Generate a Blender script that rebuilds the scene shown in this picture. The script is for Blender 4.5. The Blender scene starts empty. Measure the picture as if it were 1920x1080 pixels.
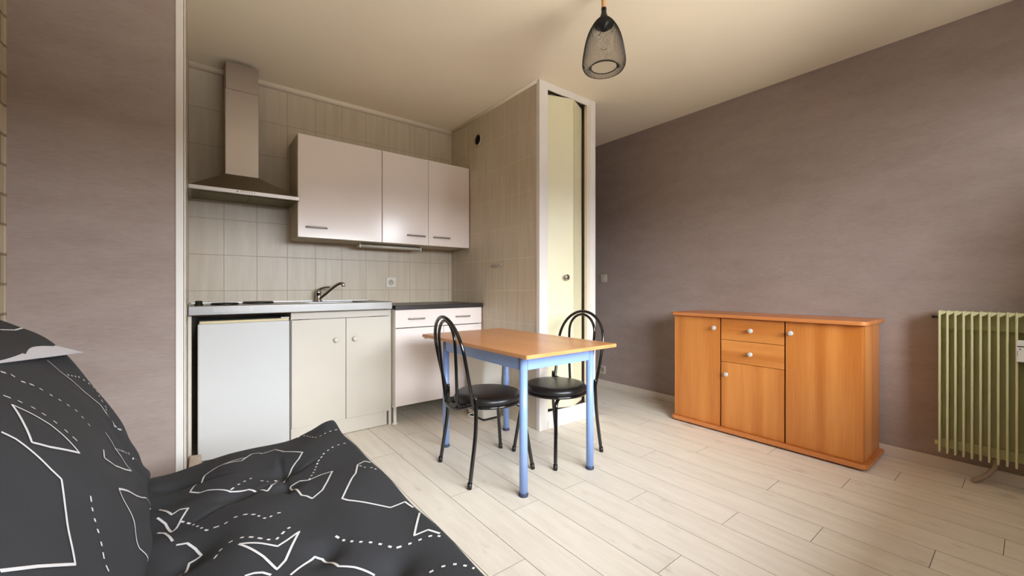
import bpy, bmesh, math, random
from mathutils import Vector, Matrix
random.seed(7)
PI = math.pi
sc = bpy.context.scene
C = sc.collection

# ------------------------------------------------------------------ camera, light, exposure
CAM_H = 1.025
YAW = 0.6615
FPX = 760.6
cam_d = bpy.data.cameras.new('camera')
cam_d.sensor_width = 36.0
cam_d.lens = FPX / 1920 * 36.0
cam_d.shift_y = -2.2 / 1920
cam_d.clip_start = 0.02
cam = bpy.data.objects.new('camera', cam_d)
cam.location = (0, 0, CAM_H)
cam.rotation_euler = (PI / 2, 0, -YAW)
C.objects.link(cam)
sc.camera = cam

w = bpy.data.worlds.new('daylight')
sc.world = w
w.use_nodes = True
bg = w.node_tree.nodes['Background']
bg.inputs[0].default_value = (0.80, 0.86, 1.0, 1)
bg.inputs[1].default_value = 1.0

def area(name, loc, target, sx, sy, power, col):
    d = bpy.data.lights.new(name, 'AREA')
    d.shape = 'RECTANGLE'
    d.size, d.size_y = sx, sy
    d.energy = power
    d.color = col
    o = bpy.data.objects.new(name, d)
    o.location = loc
    o.rotation_euler = (Vector(target) - Vector(loc)).to_track_quat('-Z', 'Y').to_euler()
    C.objects.link(o)
    return o
# bright overcast sky between the roofs opposite and the balcony above, and an added fill for daylight bounced up to the ceiling
area('sky_light', (0.6, -8.0, 4.3), (0.6, 0, 3.3), 14.0, 4.8, 6000, (0.90, 0.95, 1.0))
area('ground_fill', (3.4, -4.2, -1.3), (1.8, -0.7, 1.3), 8.0, 2.4, 1420, (1.0, 0.95, 0.85))

sc.view_settings.view_transform = 'Standard'
sc.view_settings.look = 'None'
sc.view_settings.exposure = 0.07
sc.view_settings.gamma = 1.0
sc.view_settings.use_curve_mapping = False
sc.cycles.use_denoising = True
sc.cycles.max_bounces = 10
sc.cycles.diffuse_bounces = 6
sc.cycles.caustics_reflective = False
sc.cycles.caustics_refractive = False
sc.cycles.sample_clamp_indirect = 6.0

# ------------------------------------------------------------------ materials
def lin(c):
    return tuple(((v / 255) / 12.92 if v / 255 <= 0.04045 else ((v / 255 + 0.055) / 1.055) ** 2.4) for v in c) + (1,)

class NT:
    def __init__(self, name):
        self.m = bpy.data.materials.new(name)
        self.m.use_nodes = True
        self.t = self.m.node_tree
        self.b = self.t.nodes['Principled BSDF']
    def n(self, kind, **kw):
        nd = self.t.nodes.new(kind)
        for k, v in kw.items():
            if k in nd.inputs.keys():
                nd.inputs[k].default_value = v
            else:
                setattr(nd, k, v)
        return nd
    def l(self, a, b):
        self.t.links.new(a, b)
    def coords(self, scale=(1, 1, 1), rot=(0, 0, 0), loc=(0, 0, 0)):
        tc = self.n('ShaderNodeTexCoord')
        mp = self.n('ShaderNodeMapping')
        mp.inputs['Scale'].default_value = scale
        mp.inputs['Rotation'].default_value = rot
        mp.inputs['Location'].default_value = loc
        self.l(tc.outputs['Object'], mp.inputs[0])
        return mp.outputs[0]
    def ramp(self, fac, c0, c1, p0=0.3, p1=0.7):
        r = self.n('ShaderNodeValToRGB')
        r.color_ramp.elements[0].position = p0
        r.color_ramp.elements[1].position = p1
        r.color_ramp.elements[0].color = c0
        r.color_ramp.elements[1].color = c1
        self.l(fac, r.inputs[0])
        return r.outputs[0]
    def bump(self, h, strength=0.2, dist=0.002):
        b = self.n('ShaderNodeBump')
        b.inputs['Strength'].default_value = strength
        b.inputs['Distance'].default_value = dist
        self.l(h, b.inputs['Height'])
        self.l(b.outputs[0], self.b.inputs['Normal'])
        return b

def plain(name, col, rough=0.5, metal=0.0, var=0.04, scale=6, bump=0.0, coat=0.0, stretch=(1, 1, 1), bscale=None):
    t = NT(name)
    c = lin(col)
    v = t.coords(stretch)
    nz = t.n('ShaderNodeTexNoise')
    nz.inputs['Scale'].default_value = scale
    nz.inputs['Detail'].default_value = 4
    t.l(v, nz.inputs['Vector'])
    a = tuple(x * (1 - var) for x in c[:3]) + (1,)
    b = tuple(min(1, x * (1 + var)) for x in c[:3]) + (1,)
    t.l(t.ramp(nz.outputs[0], a, b), t.b.inputs['Base Color'])
    t.b.inputs['Roughness'].default_value = rough
    t.b.inputs['Metallic'].default_value = metal
    t.b.inputs['Coat Weight'].default_value = coat
    t.b.inputs['Coat Roughness'].default_value = 0.12
    if bump:
        n2 = t.n('ShaderNodeTexNoise')
        n2.inputs['Scale'].default_value = bscale or scale * 6
        n2.inputs['Detail'].default_value = 3
        t.l(v, n2.inputs['Vector'])
        t.bump(n2.outputs[0], bump, 0.002)
    return t.m

def wallpaper():
    t = NT('taupe_woven_wallpaper')
    v = t.coords((1, 1, 3.0))
    n1 = t.n('ShaderNodeTexNoise', Scale=4.0, Detail=5.0, Roughness=0.65)
    t.l(v, n1.inputs['Vector'])
    v2 = t.coords((22, 22, 170))
    n2 = t.n('ShaderNodeTexNoise', Scale=1.0, Detail=4.0, Roughness=0.7)
    t.l(v2, n2.inputs['Vector'])
    mx = t.n('ShaderNodeMath', operation='ADD')
    t.l(n1.outputs[0], mx.inputs[0]); t.l(n2.outputs[0], mx.inputs[1])
    hf = t.n('ShaderNodeMath', operation='MULTIPLY'); hf.inputs[1].default_value = 0.5
    t.l(mx.outputs[0], hf.inputs[0])
    t.l(t.ramp(hf.outputs[0], lin((154, 138, 131)), lin((169, 154, 148)), 0.36, 0.64), t.b.inputs['Base Color'])
    t.b.inputs['Roughness'].default_value = 0.85
    t.b.inputs['Specular IOR Level'].default_value = 0.25
    t.bump(n2.outputs[0], 0.2, 0.0012)
    return t.m

def tiles(name, axis, off_h, grout=(172, 155, 134)):
    """glazed beige tiles 193 x 245 mm; axis = which world axis runs along the wall"""
    t = NT(name)
    tc = t.n('ShaderNodeTexCoord')
    sp = t.n('ShaderNodeSeparateXYZ')
    t.l(tc.outputs['Object'], sp.inputs[0])
    def line(sock, off, pitch, half):
        a = t.n('ShaderNodeMath', operation='SUBTRACT'); a.inputs[1].default_value = off
        t.l(sock, a.inputs[0])
        b = t.n('ShaderNodeMath', operation='DIVIDE'); b.inputs[1].default_value = pitch
        t.l(a.outputs[0], b.inputs[0])
        fl = t.n('ShaderNodeMath', operation='FLOOR'); t.l(b.outputs[0], fl.inputs[0])
        p = t.n('ShaderNodeMath', operation='PINGPONG'); p.inputs[1].default_value = 0.5
        t.l(b.outputs[0], p.inputs[0])
        g = t.n('ShaderNodeMapRange'); g.inputs['From Min'].default_value = half / pitch
        g.inputs['From Max'].default_value = half / pitch * 2.2
        t.l(p.outputs[0], g.inputs[0])
        return g.outputs[0], fl.outputs[0]
    u, fu = line(sp.outputs[axis], off_h, 0.193, 0.0011)
    v, fv = line(sp.outputs['Z'], 0.998, 0.2447, 0.0011)
    mn = t.n('ShaderNodeMath', operation='MINIMUM'); t.l(u, mn.inputs[0]); t.l(v, mn.inputs[1])
    # vertical streaks in the glaze
    vv = t.coords((16, 16, 1.6))
    nz = t.n('ShaderNodeTexNoise', Scale=1.6, Detail=5.0, Roughness=0.6)
    t.l(vv, nz.inputs['Vector'])
    cb = t.n('ShaderNodeCombineXYZ'); t.l(fu, cb.inputs[0]); t.l(fv, cb.inputs[1])
    wn = t.n('ShaderNodeTexWhiteNoise', noise_dimensions='3D'); t.l(cb.outputs[0], wn.inputs['Vector'])
    ad = t.n('ShaderNodeMath', operation='MULTIPLY_ADD'); ad.inputs[1].default_value = 0.12
    t.l(wn.outputs[0], ad.inputs[0]); t.l(nz.outputs[0], ad.inputs[2])
    col = t.ramp(ad.outputs[0], lin((196, 182, 160)), lin((208, 196, 177)), 0.35, 0.75)
    mix = t.n('ShaderNodeMix', data_type='RGBA')
    t.l(mn.outputs[0], mix.inputs['Factor'])
    mix.inputs['A'].default_value = lin(grout)
    t.l(col, mix.inputs['B'])
    t.l(mix.outputs['Result'], t.b.inputs['Base Color'])
    t.b.inputs['Roughness'].default_value = 0.32
    t.bump(mn.outputs[0], 0.5, 0.0015)
    return t.m

def stone_paper():
    t = NT('beige_brick_wallpaper')
    tc = t.n('ShaderNodeTexCoord')
    mp = t.n('ShaderNodeMapping'); mp.inputs['Rotation'].default_value = (0, PI / 2, PI / 2)
    t.l(tc.outputs['Object'], mp.inputs[0])
    sp = t.n('ShaderNodeSeparateXYZ'); t.l(tc.outputs['Object'], sp.inputs[0])
    cb = t.n('ShaderNodeCombineXYZ'); t.l(sp.outputs['Y'], cb.inputs[0]); t.l(sp.outputs['Z'], cb.inputs[1])
    br = t.n('ShaderNodeTexBrick')
    br.inputs['Scale'].default_value = 1.0
    br.inputs['Brick Width'].default_value = 0.24
    br.inputs['Row Height'].default_value = 0.115
    br.inputs['Mortar Size'].default_value = 0.007
    br.inputs['Mortar Smooth'].default_value = 0.4
    br.inputs['Color1'].default_value = lin((196, 184, 160))
    br.inputs['Color2'].default_value = lin((181, 169, 146))
    br.inputs['Mortar'].default_value = lin((140, 124, 102))
    t.l(cb.outputs[0], br.inputs['Vector'])
    t.l(br.outputs['Color'], t.b.inputs['Base Color'])
    t.b.inputs['Roughness'].default_value = 0.85
    return t.m

def floor_mat():
    t = NT('whitewashed_laminate')
    at = t.n('ShaderNodeAttribute', attribute_name='tone')
    tc = t.n('ShaderNodeTexCoord')
    sh = t.n('ShaderNodeVectorMath', operation='MULTIPLY_ADD')
    sh.inputs[1].default_value = (11.0, 1.5, 1.0)
    t.l(tc.outputs['Object'], sh.inputs[0])
    t.l(at.outputs['Vector'], sh.inputs[2])
    n1 = t.n('ShaderNodeTexNoise', Scale=2.2, Detail=6.0, Roughness=0.62)
    t.l(sh.outputs[0], n1.inputs['Vector'])
    base = t.ramp(n1.outputs[0], lin((229, 221, 207)), lin((239, 232, 219)), 0.34, 0.62)
    # sparse brown knots / grain marks
    n2 = t.n('ShaderNodeTexNoise', Scale=1.5, Detail=3.0, Roughness=0.55)
    sh2 = t.n('ShaderNodeVectorMath', operation='MULTIPLY_ADD')
    sh2.inputs[1].default_value = (9.0, 3.2, 1.0)
    t.l(tc.outputs['Object'], sh2.inputs[0]); t.l(at.outputs['Vector'], sh2.inputs[2])
    t.l(sh2.outputs[0], n2.inputs['Vector'])
    k = t.ramp(n2.outputs[0], (1, 1, 1, 1), lin((190, 174, 156)), 0.62, 0.86)
    mul = t.n('ShaderNodeMix', data_type='RGBA', blend_type='MULTIPLY'); mul.inputs['Factor'].default_value = 0.85
    t.l(base, mul.inputs['A']); t.l(k, mul.inputs['B'])
    hs = t.n('ShaderNodeHueSaturation')
    mr = t.n('ShaderNodeMapRange'); mr.inputs['To Min'].default_value = 0.96; mr.inputs['To Max'].default_value = 1.03
    sx = t.n('ShaderNodeSeparateXYZ'); t.l(at.outputs['Vector'], sx.inputs[0])
    md = t.n('ShaderNodeMath', operation='FRACT'); t.l(sx.outputs[0], md.inputs[0])
    t.l(md.outputs[0], mr.inputs[0]); t.l(mr.outputs[0], hs.inputs['Value'])
    t.l(mul.outputs['Result'], hs.inputs['Color'])
    t.l(hs.outputs[0], t.b.inputs['Base Color'])
    t.b.inputs['Roughness'].default_value = 0.42
    t.b.inputs['Specular IOR Level'].default_value = 0.4
    t.bump(n1.outputs[0], 0.08, 0.001)
    return t.m

def wood(name, c0, c1, axis='Z', rough=0.35, bands=True, scale=1.0):
    """veneer: soft staves plus fine grain; axis = grain direction"""
    t = NT(name)
    s = {'Z': (9, 9, 0.35), 'Y': (9, 0.35, 9), 'X': (0.35, 9, 9)}[axis]
    v = t.coords(tuple(k * scale for k in s))
    vo = t.n('ShaderNodeTexNoise', Scale=1.1, Detail=1.0)
    t.l(v, vo.inputs['Vector'])
    s2 = {'Z': (60, 60, 2.5), 'Y': (60, 2.5, 60), 'X': (2.5, 60, 60)}[axis]
    v2 = t.coords(tuple(k * scale for k in s2))
    n2 = t.n('ShaderNodeTexNoise', Scale=1.5, Detail=6.0, Roughness=0.7)
    t.l(v2, n2.inputs['Vector'])
    m = t.n('ShaderNodeMath', operation='MULTIPLY_ADD'); m.inputs[1].default_value = 0.35
    t.l(n2.outputs[0], m.inputs[0]); t.l(vo.outputs[0], m.inputs[2])
    t.l(t.ramp(m.outputs[0], lin(c0), lin(c1), 0.5, 0.85), t.b.inputs['Base Color'])
    t.b.inputs['Roughness'].default_value = rough
    t.bump(n2.outputs[0], 0.05, 0.0008)
    return t.m

M = {}
M['paper'] = wallpaper()
M['tile_back'] = tiles('beige_wall_tiles', 'X', 0.150)
M['tile_side'] = tiles('beige_side_wall_tiles', 'Y', 2.152 + 0.03, (224, 213, 194))
M['brick'] = stone_paper()
M['ceiling'] = plain('ceiling_paint', (243, 232, 211), 0.9, var=0.015, scale=2, bump=0.1, bscale=90)
M['floor'] = floor_mat()
M['gap'] = plain('dark_joint', (160, 144, 125), 0.8)
M['trim'] = plain('white_trim_paint', (232, 228, 224), 0.45, var=0.02)
M['skirt'] = plain('skirting_paint', (214, 204, 192), 0.5, var=0.02)
M['crown'] = plain('crown_paint', (232, 220, 202), 0.6, var=0.02)
M['door_cream'] = plain('cream_door_paint', (230, 225, 192), 0.38, var=0.02)
M['jamb'] = plain('cream_jamb_paint', (226, 216, 198), 0.5, var=0.02)
M['dark'] = plain('recess_shade', (38, 34, 30), 0.9)  # shade of closed hollows put into the colour
M['outside'] = plain('facade_render', (170, 165, 158), 0.9)
M['steel'] = plain('brushed_steel', (184, 176, 170), 0.33, metal=1.0, var=0.03, scale=3)
M['steel_front'] = plain('steel_worktop', (142, 140, 138), 0.30, metal=1.0, var=0.04, scale=2, bump=0.04, stretch=(3, 30, 30), bscale=10)
M['hood_steel'] = plain('hood_steel', (140, 132, 120), 0.34, metal=1.0, var=0.04, scale=3)
M['chrome'] = plain('chrome', (200, 198, 196), 0.12, metal=1.0, var=0.02)
M['grey_metal'] = plain('grey_handle_metal', (168, 162, 158), 0.35, metal=0.6, var=0.03)
M['filter'] = plain('hood_filter', (128, 122, 100), 0.55, metal=0.5, var=0.1, scale=30)
M['cab_gloss'] = plain('glossy_white_front', (243, 233, 229), 0.21, var=0.01, coat=0.3)
M['cab_side'] = plain('beige_carcass', (205, 193, 172), 0.55, var=0.02)
M['cab_white'] = plain('matt_white_front', (211, 205, 194), 0.42, var=0.012)
M['cab_knob'] = plain('cream_plastic_knob', (222, 214, 202), 0.35)
M['black_top'] = plain('black_laminate', (46, 42, 42), 0.35, var=0.05)
M['fridge'] = plain('fridge_enamel', (206, 208, 210), 0.33, var=0.008)
M['fridge_yellow'] = plain('yellowed_fridge_trim', (222, 208, 168), 0.5, var=0.05)
M['fridge_grey'] = plain('grey_gasket', (150, 148, 146), 0.6)
M['black_plastic'] = plain('black_plastic', (22, 22, 23), 0.4)
M['white_plastic'] = plain('white_plastic', (224, 220, 210), 0.4, var=0.01)
M['beige_plastic'] = plain('aged_plastic', (190, 180, 164), 0.45, var=0.02)
M['tube'] = plain('frosted_tube', (232, 228, 216), 0.3)
M['beech'] = wood('orange_beech_veneer', (184, 108, 42), (216, 143, 72), 'Z')
M['beech_h'] = wood('orange_beech_drawer_veneer', (184, 108, 42), (216, 143, 72), 'Y')
M['beech_y'] = wood('orange_beech_edge', (188, 112, 56), (208, 134, 76), 'Y')
M['table_top'] = wood('beech_table_laminate', (206, 142, 88), (222, 160, 106), 'Y', rough=0.3, scale=0.7)
M['blue'] = plain('light_blue_enamel', (138, 168, 226), 0.33, var=0.015, coat=0.2)
M['blue_cap'] = plain('dark_blue_rubber', (52, 60, 84), 0.6)
M['chair_metal'] = plain('black_gloss_enamel', (16, 15, 16), 0.14, var=0.05, coat=0.4)
M['vinyl'] = plain('black_vinyl', (26, 25, 25), 0.34, var=0.06, bump=0.12, bscale=140)
M['knob_white'] = plain('satin_white_knob', (206, 204, 200), 0.25, metal=0.15)
M['radiator'] = plain('cream_radiator_enamel', (206, 203, 158), 0.4, var=0.02)
M['fabric'] = plain('charcoal_cotton', (50, 51, 55), 0.9, var=0.07, scale=9, bump=0.3, bscale=350)
M['print'] = plain('white_fabric_print', (226, 226, 228), 0.85, var=0.02)
M['frame_dark'] = plain('dark_bed_frame', (40, 40, 42), 0.5)
M['sheet'] = plain('white_sheet_paper', (226, 228, 240), 0.7, var=0.01)
M['ink'] = plain('grey_print', (150, 150, 160), 0.7)
M['mesh_black'] = plain('black_wire', (20, 18, 18), 0.45)
M['hemp'] = plain('pale_wood_tube', (206, 160, 112), 0.6, var=0.05)
M['plaster'] = plain('chipped_plaster', (206, 190, 176), 0.9, var=0.12, scale=40, bump=0.6)
M['glass'] = None
g = NT('clear_glass')
g.b.inputs['Base Color'].default_value = (1, 1, 1, 1)
g.b.inputs['Roughness'].default_value = 0.0
g.b.inputs['Transmission Weight'].default_value = 1.0
g.b.inputs['IOR'].default_value = 1.02
M['glass'] = g.m

# ------------------------------------------------------------------ mesh helpers
def NB():
    return bmesh.new()

def box(bm, x0, x1, y0, y1, z0, z1, bev=0.0, seg=2, mi=0):
    r = bmesh.ops.create_cube(bm, size=1.0)
    vs = r['verts']
    for v in vs:
        v.co = Vector(((x0 + x1) / 2 + v.co.x * (x1 - x0), (y0 + y1) / 2 + v.co.y * (y1 - y0), (z0 + z1) / 2 + v.co.z * (z1 - z0)))
    fs = set(f for v in vs for f in v.link_faces)
    for f in fs:
        f.material_index = mi
    if bev > 0:
        es = set(e for v in vs for e in v.link_edges)
        rr = bmesh.ops.bevel(bm, geom=list(es), offset=bev, segments=seg, profile=0.5, affect='EDGES')
        for f in rr['faces']:
            f.material_index = mi
    return bm

def prism(bm, pts, z0, z1, bev=0.0, seg=2):
    """extrude a closed xy outline between z0 and z1"""
    vs = [bm.verts.new((p[0], p[1], z0)) for p in pts]
    f = bm.faces.new(vs)
    r = bmesh.ops.extrude_face_region(bm, geom=[f])
    top = [v for v in r['geom'] if isinstance(v, bmesh.types.BMVert)]
    for v in top:
        v.co.z = z1
    if bev > 0:
        allv = set(vs) | set(top)
        es = set(e for v in allv for e in v.link_edges if abs(e.verts[0].co.z - e.verts[1].co.z) < 1e-6 and e.verts[0] in allv and e.verts[1] in allv)
        bmesh.ops.bevel(bm, geom=list(es), offset=bev, segments=seg, profile=0.5, affect='EDGES')
    bmesh.ops.recalc_face_normals(bm, faces=bm.faces[:])
    return bm

def rrect(x0, x1, y0, y1, r, n=6, corners=(1, 1, 1, 1)):
    out = []
    cs = [(x1 - r, y1 - r, 0), (x0 + r, y1 - r, 1), (x0 + r, y0 + r, 2), (x1 - r, y0 + r, 3)]
    full = [(x1, y1), (x0, y1), (x0, y0), (x1, y0)]
    for i, (cx, cy, q) in enumerate(cs):
        if not corners[i]:
            out.append(full[i]); continue
        for k in range(n + 1):
            a = PI / 2 * (q + k / n)
            out.append((cx + r * math.cos(a), cy + r * math.sin(a)))
    return out

def catmull(pts, n=8):
    P = [Vector(p) for p in pts]
    P = [P[0] * 2 - P[1]] + P + [P[-1] * 2 - P[-2]]
    out = []
    for i in range(1, len(P) - 2):
        for k in range(n):
            t = k / n
            a, b, c, d = P[i - 1], P[i], P[i + 1], P[i + 2]
            out.append(0.5 * ((2 * b) + (c - a) * t + (2 * a - 5 * b + 4 * c - d) * t * t + (3 * b - a - 3 * c + d) * t ** 3))
    out.append(P[-2])
    return out

def tube(bm, pts, rad, n=12, closed=False, caps=True, mi=0):
    pts = [Vector(p) for p in pts]
    if not isinstance(rad, (list, tuple)):
        rad = [rad] * len(pts)
    N = len(pts)
    t0 = (pts[1] - pts[0]).normalized()
    ref = Vector((0, 0, 1)) if abs(t0.z) < 0.9 else Vector((1, 0, 0))
    nrm = (ref - t0 * ref.dot(t0)).normalized()
    rings = []
    for i in range(N):
        if closed:
            t = (pts[(i + 1) % N] - pts[i - 1]).normalized()
        else:
            t = (pts[min(i + 1, N - 1)] - pts[max(i - 1, 0)]).normalized()
        nrm = (nrm - t * nrm.dot(t)).normalized()
        b = t.cross(nrm)
        rings.append([bm.verts.new(pts[i] + (nrm * math.cos(2 * PI * k / n) + b * math.sin(2 * PI * k / n)) * rad[i]) for k in range(n)])
    rng = range(N) if closed else range(N - 1)
    for i in rng:
        A, B = rings[i], rings[(i + 1) % N]
        for k in range(n):
            f = bm.faces.new((A[k], A[(k + 1) % n], B[(k + 1) % n], B[k]))
            f.smooth = True; f.material_index = mi
    if caps and not closed:
        bm.faces.new(rings[0][::-1]).material_index = mi
        bm.faces.new(rings[-1]).material_index = mi
    return bm

def lathe(bm, prof, cx, cy, n=32, cap=True, axis='Z', smooth=True, mi=0):
    """prof: (radius, height); axis: direction of the height"""
    def place(r, h, a):
        c, s = r * math.cos(a), r * math.sin(a)
        if axis == 'Z': return (cx[0] + c, cx[1] + s, cx[2] + h)
        if axis == '-Y': return (cx[0] + c, cx[1] - h, cx[2] + s)
        if axis == '-X': return (cx[0] - h, cx[1] + c, cx[2] + s)
    rings = [[bm.verts.new(place(r, h, 2 * PI * k / n)) for k in range(n)] for r, h in prof]
    for A, B in zip(rings[:-1], rings[1:]):
        for k in range(n):
            f = bm.faces.new((A[k], A[(k + 1) % n], B[(k + 1) % n], B[k]))
            f.smooth = smooth; f.material_index = mi
    if cap:
        bm.faces.new(rings[0][::-1]).material_index = mi
        bm.faces.new(rings[-1]).material_index = mi
    bmesh.ops.recalc_face_normals(bm, faces=bm.faces[:])
    return bm

def lz(bm, prof, c, axis='Z', n=32, cap=True, smooth=True, mi=0):
    return lathe(bm, prof, c, None, n, cap, axis, smooth, mi)

def link(name, bm, mats, parent=None, world=True, smooth_angle=None):
    me = bpy.data.meshes.new(name)
    if parent is not None and world:
        top = parent
        while top.parent is not None:
            top = top.parent
        T = Matrix.Translation(top.location) @ top.rotation_euler.to_matrix().to_4x4()
        bmesh.ops.transform(bm, matrix=T.inverted(), verts=bm.verts[:])
    bm.to_mesh(me); bm.free()
    for m in (mats if isinstance(mats, (list, tuple)) else [mats]):
        me.materials.append(m)
    o = bpy.data.objects.new(name, me)
    C.objects.link(o)
    if parent is not None:
        o.parent = parent
    return o

def part(name, bm, mats, parent, label=None, world=True):
    o = link(name, bm, mats, parent, world)
    if label: o['label'] = label
    return o

def thing(name, label, cat, loc, rz=0, group=None):
    o = bpy.data.objects.new(name, None)
    o.empty_display_size = 0.1
    o.location = loc
    o.rotation_euler = (0, 0, rz)
    C.objects.link(o)
    o['label'] = label; o['category'] = cat
    if group: o['group'] = group
    return o

def tag(o, label, cat, group=None):
    o['label'] = label; o['category'] = cat
    if group: o['group'] = group
    return o

def struct(name, bm, mats, parent=None):
    o = link(name, bm, mats, parent)
    if parent is None: o['kind'] = 'structure'
    return o

# ------------------------------------------------------------------ room shell
XL, XR, YW, YB, H = -0.585, 3.32, -0.72, 3.409, 2.5
YG, XA = 2.45, -0.045        # grey left wall plane, kitchen recess left side
XS, XC, YC = 1.922, 2.512, 2.152   # closet left / right / front
YE = 4.9

# floor planks along Y, one mesh, with narrow joints
PW = 0.1615
joints = {-1: [1.176, -0.1, 2.42], 0: [1.743, 0.5, 2.95], 1: [1.462, 0.2, 2.66], 2: [0.825, 2.05, 3.2], 3: [1.457, 0.25, 2.7],
          4: [1.19, 0.0, 2.4], 5: [0.824, 2.0, 3.2], 6: [0.55, 1.76, 2.95], 7: [0.233, 1.45, 2.66], 8: [0.825, 2.06, 3.3],
          9: [0.07, 1.28, 2.5], 10: [0.60, 1.8, 3.0], 11: [1.0, 2.2, 3.4], 12: [0.45, 1.66, 2.9], 13: [0.222, 1.43, 2.64]}
bm = NB()
tone = bm.faces.layers.float_vector.new('tone')
k0 = int(math.floor((XL - 0.978) / PW)) - 1
for k in range(k0, 16):
    xa, xb = 0.978 + k * PW, 0.978 + (k + 1) * PW
    xa, xb = max(xa, XL - 0.05), min(xb, XR + 0.05)
    if xb - xa < 0.004: continue
    js = joints.get(k, [random.uniform(-0.3, 0.6) + 1.21 * j for j in range(4)])
    ys = [YW - 0.05] + sorted(j for j in js if YW < j < YE) + [YE]
    y = ys[-2]
    while y + 1.21 < YE:
        y += 1.21; ys.insert(-1, y)
    for ya, yb in zip(ys[:-1], ys[1:]):
        g_ = 0.0011
        vs = [bm.verts.new(p) for p in ((xa + g_, ya + g_, 0), (xb - g_, ya + g_, 0), (xb - g_, yb - g_, 0), (xa + g_, yb - g_, 0))]
        f = bm.faces.new(vs); f[tone] = (random.uniform(0, 40), random.uniform(0, 40), 0)
        low = [bm.verts.new((v.co.x, v.co.y, -0.004)) for v in vs]
        for i in range(4):
            q = bm.faces.new((vs[i], low[i], low[(i + 1) % 4], vs[(i + 1) % 4])); q.material_index = 1
box(bm, XL - 0.1, XR + 0.1, YW - 0.15, YE + 0.1, -0.12, -0.0035, mi=1)
struct('floor', bm, [M['floor'], M['gap']])

struct('ceiling', box(NB(), XL - 0.1, XR + 0.1, YW - 0.15, YE + 0.1, H, H + 0.12), M['ceiling'])
struct('wall_left', box(NB(), XL - 0.12, XL, YW - 0.15, YG + 0.05, 0, H), M['brick'])
bm = box(NB(), XL - 0.12, XA, YG, YB + 0.12, 0, H)
struct('wall_left_recess', bm, M['paper'])
struct('wall_kitchen', box(NB(), XA, XS + 0.02, YB, YB + 0.12, 0, H), M['tile_back'])
struct('wall_kitchen_left', box(NB(), XA, XA + 0.006, YG + 0.03, YB, 0, H), M['tile_back'])
struct('wall_closet_side', box(NB(), XS, XS + 0.05, YC + 0.01, YB + 0.1, 0, H), M['tile_side'])
bm = NB()
box(bm, XC - 0.05, XC, YC + 0.01, YB + 0.1, 0, H)
box(bm, XS + 0.05, XC - 0.05, YC + 0.62, YC + 0.66, 0, H)
struct('wall_closet_back', bm, M['paper'])
struct('wall_right', box(NB(), XR, XR + 0.12, YW - 0.15, YE + 0.1, 0, H), M['paper'])
struct('wall_hall_end', box(NB(), XC - 0.1, XR, YE, YE + 0.1, 0, H), M['paper'])
struct('wall_hall_left', box(NB(), XC - 0.06, XC, YB + 0.1, YE, 0, H), M['paper'])

# window wall behind the camera: opening with frame and two casements
WX0, WX1, WZ0, WZ1 = 0.10, 2.42, 0.86, 1.86
TX0, TX1, TZ0, TZ1 = 2.50, 2.92, 1.80, 2.18        # unseen opening beside it, sized for the glare on the wall cabinets
bm = NB()
box(bm, XL - 0.1, WX0, YW - 0.18, YW, 0, H)
box(bm, WX0, WX1, YW - 0.18, YW, 0, WZ0)
box(bm, WX0, WX1, YW - 0.18, YW, WZ1, H)
box(bm, WX1, TX0, YW - 0.18, YW, 0, H)
box(bm, TX0, TX1, YW - 0.18, YW, 0, TZ0)
box(bm, TX0, TX1, YW - 0.18, YW, TZ1, H)
box(bm, TX1, XR + 0.1, YW - 0.18, YW, 0, H)
struct('wall_window', bm, M['paper'])
win = thing('window_1', 'white two-casement window in the wall behind the viewpoint', 'window', ((WX0 + WX1) / 2, YW - 0.09, WZ0))
del win['label'], win['category']
win['kind'] = 'structure'
bm = NB()
for a in ((WX0, WX0 + 0.045, WZ0, WZ1), (WX1 - 0.045, WX1, WZ0, WZ1), (WX0, WX1, WZ0, WZ0 + 0.045), (WX0, WX1, WZ1 - 0.045, WZ1),
          ((WX0 + WX1) / 2 - 0.035, (WX0 + WX1) / 2 + 0.035, WZ0, WZ1)):
    box(bm, a[0], a[1], YW - 0.12, YW - 0.06, a[2], a[3])
part('window_frame', bm, M['trim'], win)
part('window_sill', box(NB(), WX0 - 0.03, WX1 + 0.03, YW - 0.06, YW + 0.06, WZ0 - 0.03, WZ0, 0.004), M['trim'], win)

# skirtings, crown, corner strips
def skirt(name, x0, x1, y0, y1, h=0.066, m='skirt'):
    struct(name, box(NB(), x0, x1, y0, y1, 0, h, 0.003), M[m])
skirt('baseboard_right', XR - 0.014, XR, YW, YE, 0.066)
skirt('baseboard_left', XL, XL + 0.014, YW, YG)
skirt('baseboard_recess', XL + 0.014, XA - 0.03, YG - 0.014, YG)
skirt('baseboard_window', XL + 0.014, XR - 0.014, YW, YW + 0.014)
bm = NB()
tube(bm, [(XA, YB - 0.006, H - 0.006), (XS, YB - 0.006, H - 0.006)], 0.024, 12)
struct('trim_1', bm, M['crown'])
bm = NB()
tube(bm, [(XS - 0.003, YB, H - 0.004), (XS - 0.003, YC + 0.02, H - 0.004)], 0.016, 12)
struct('trim_2', bm, M['crown'])
bm = NB()
box(bm, XA - 0.031, XA + 0.003, YG - 0.006, YG + 0.02, 0, H, 0.003)
box(bm, XA - 0.002, XA + 0.004, YG - 0.006, YG + 0.032, 0, H)
struct('trim_3', bm, M['trim'])
bm = NB()
box(bm, XL, XL + 0.004, YG - 0.012, YG, 0, H)
struct('trim_4', bm, M['brick'])

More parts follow.
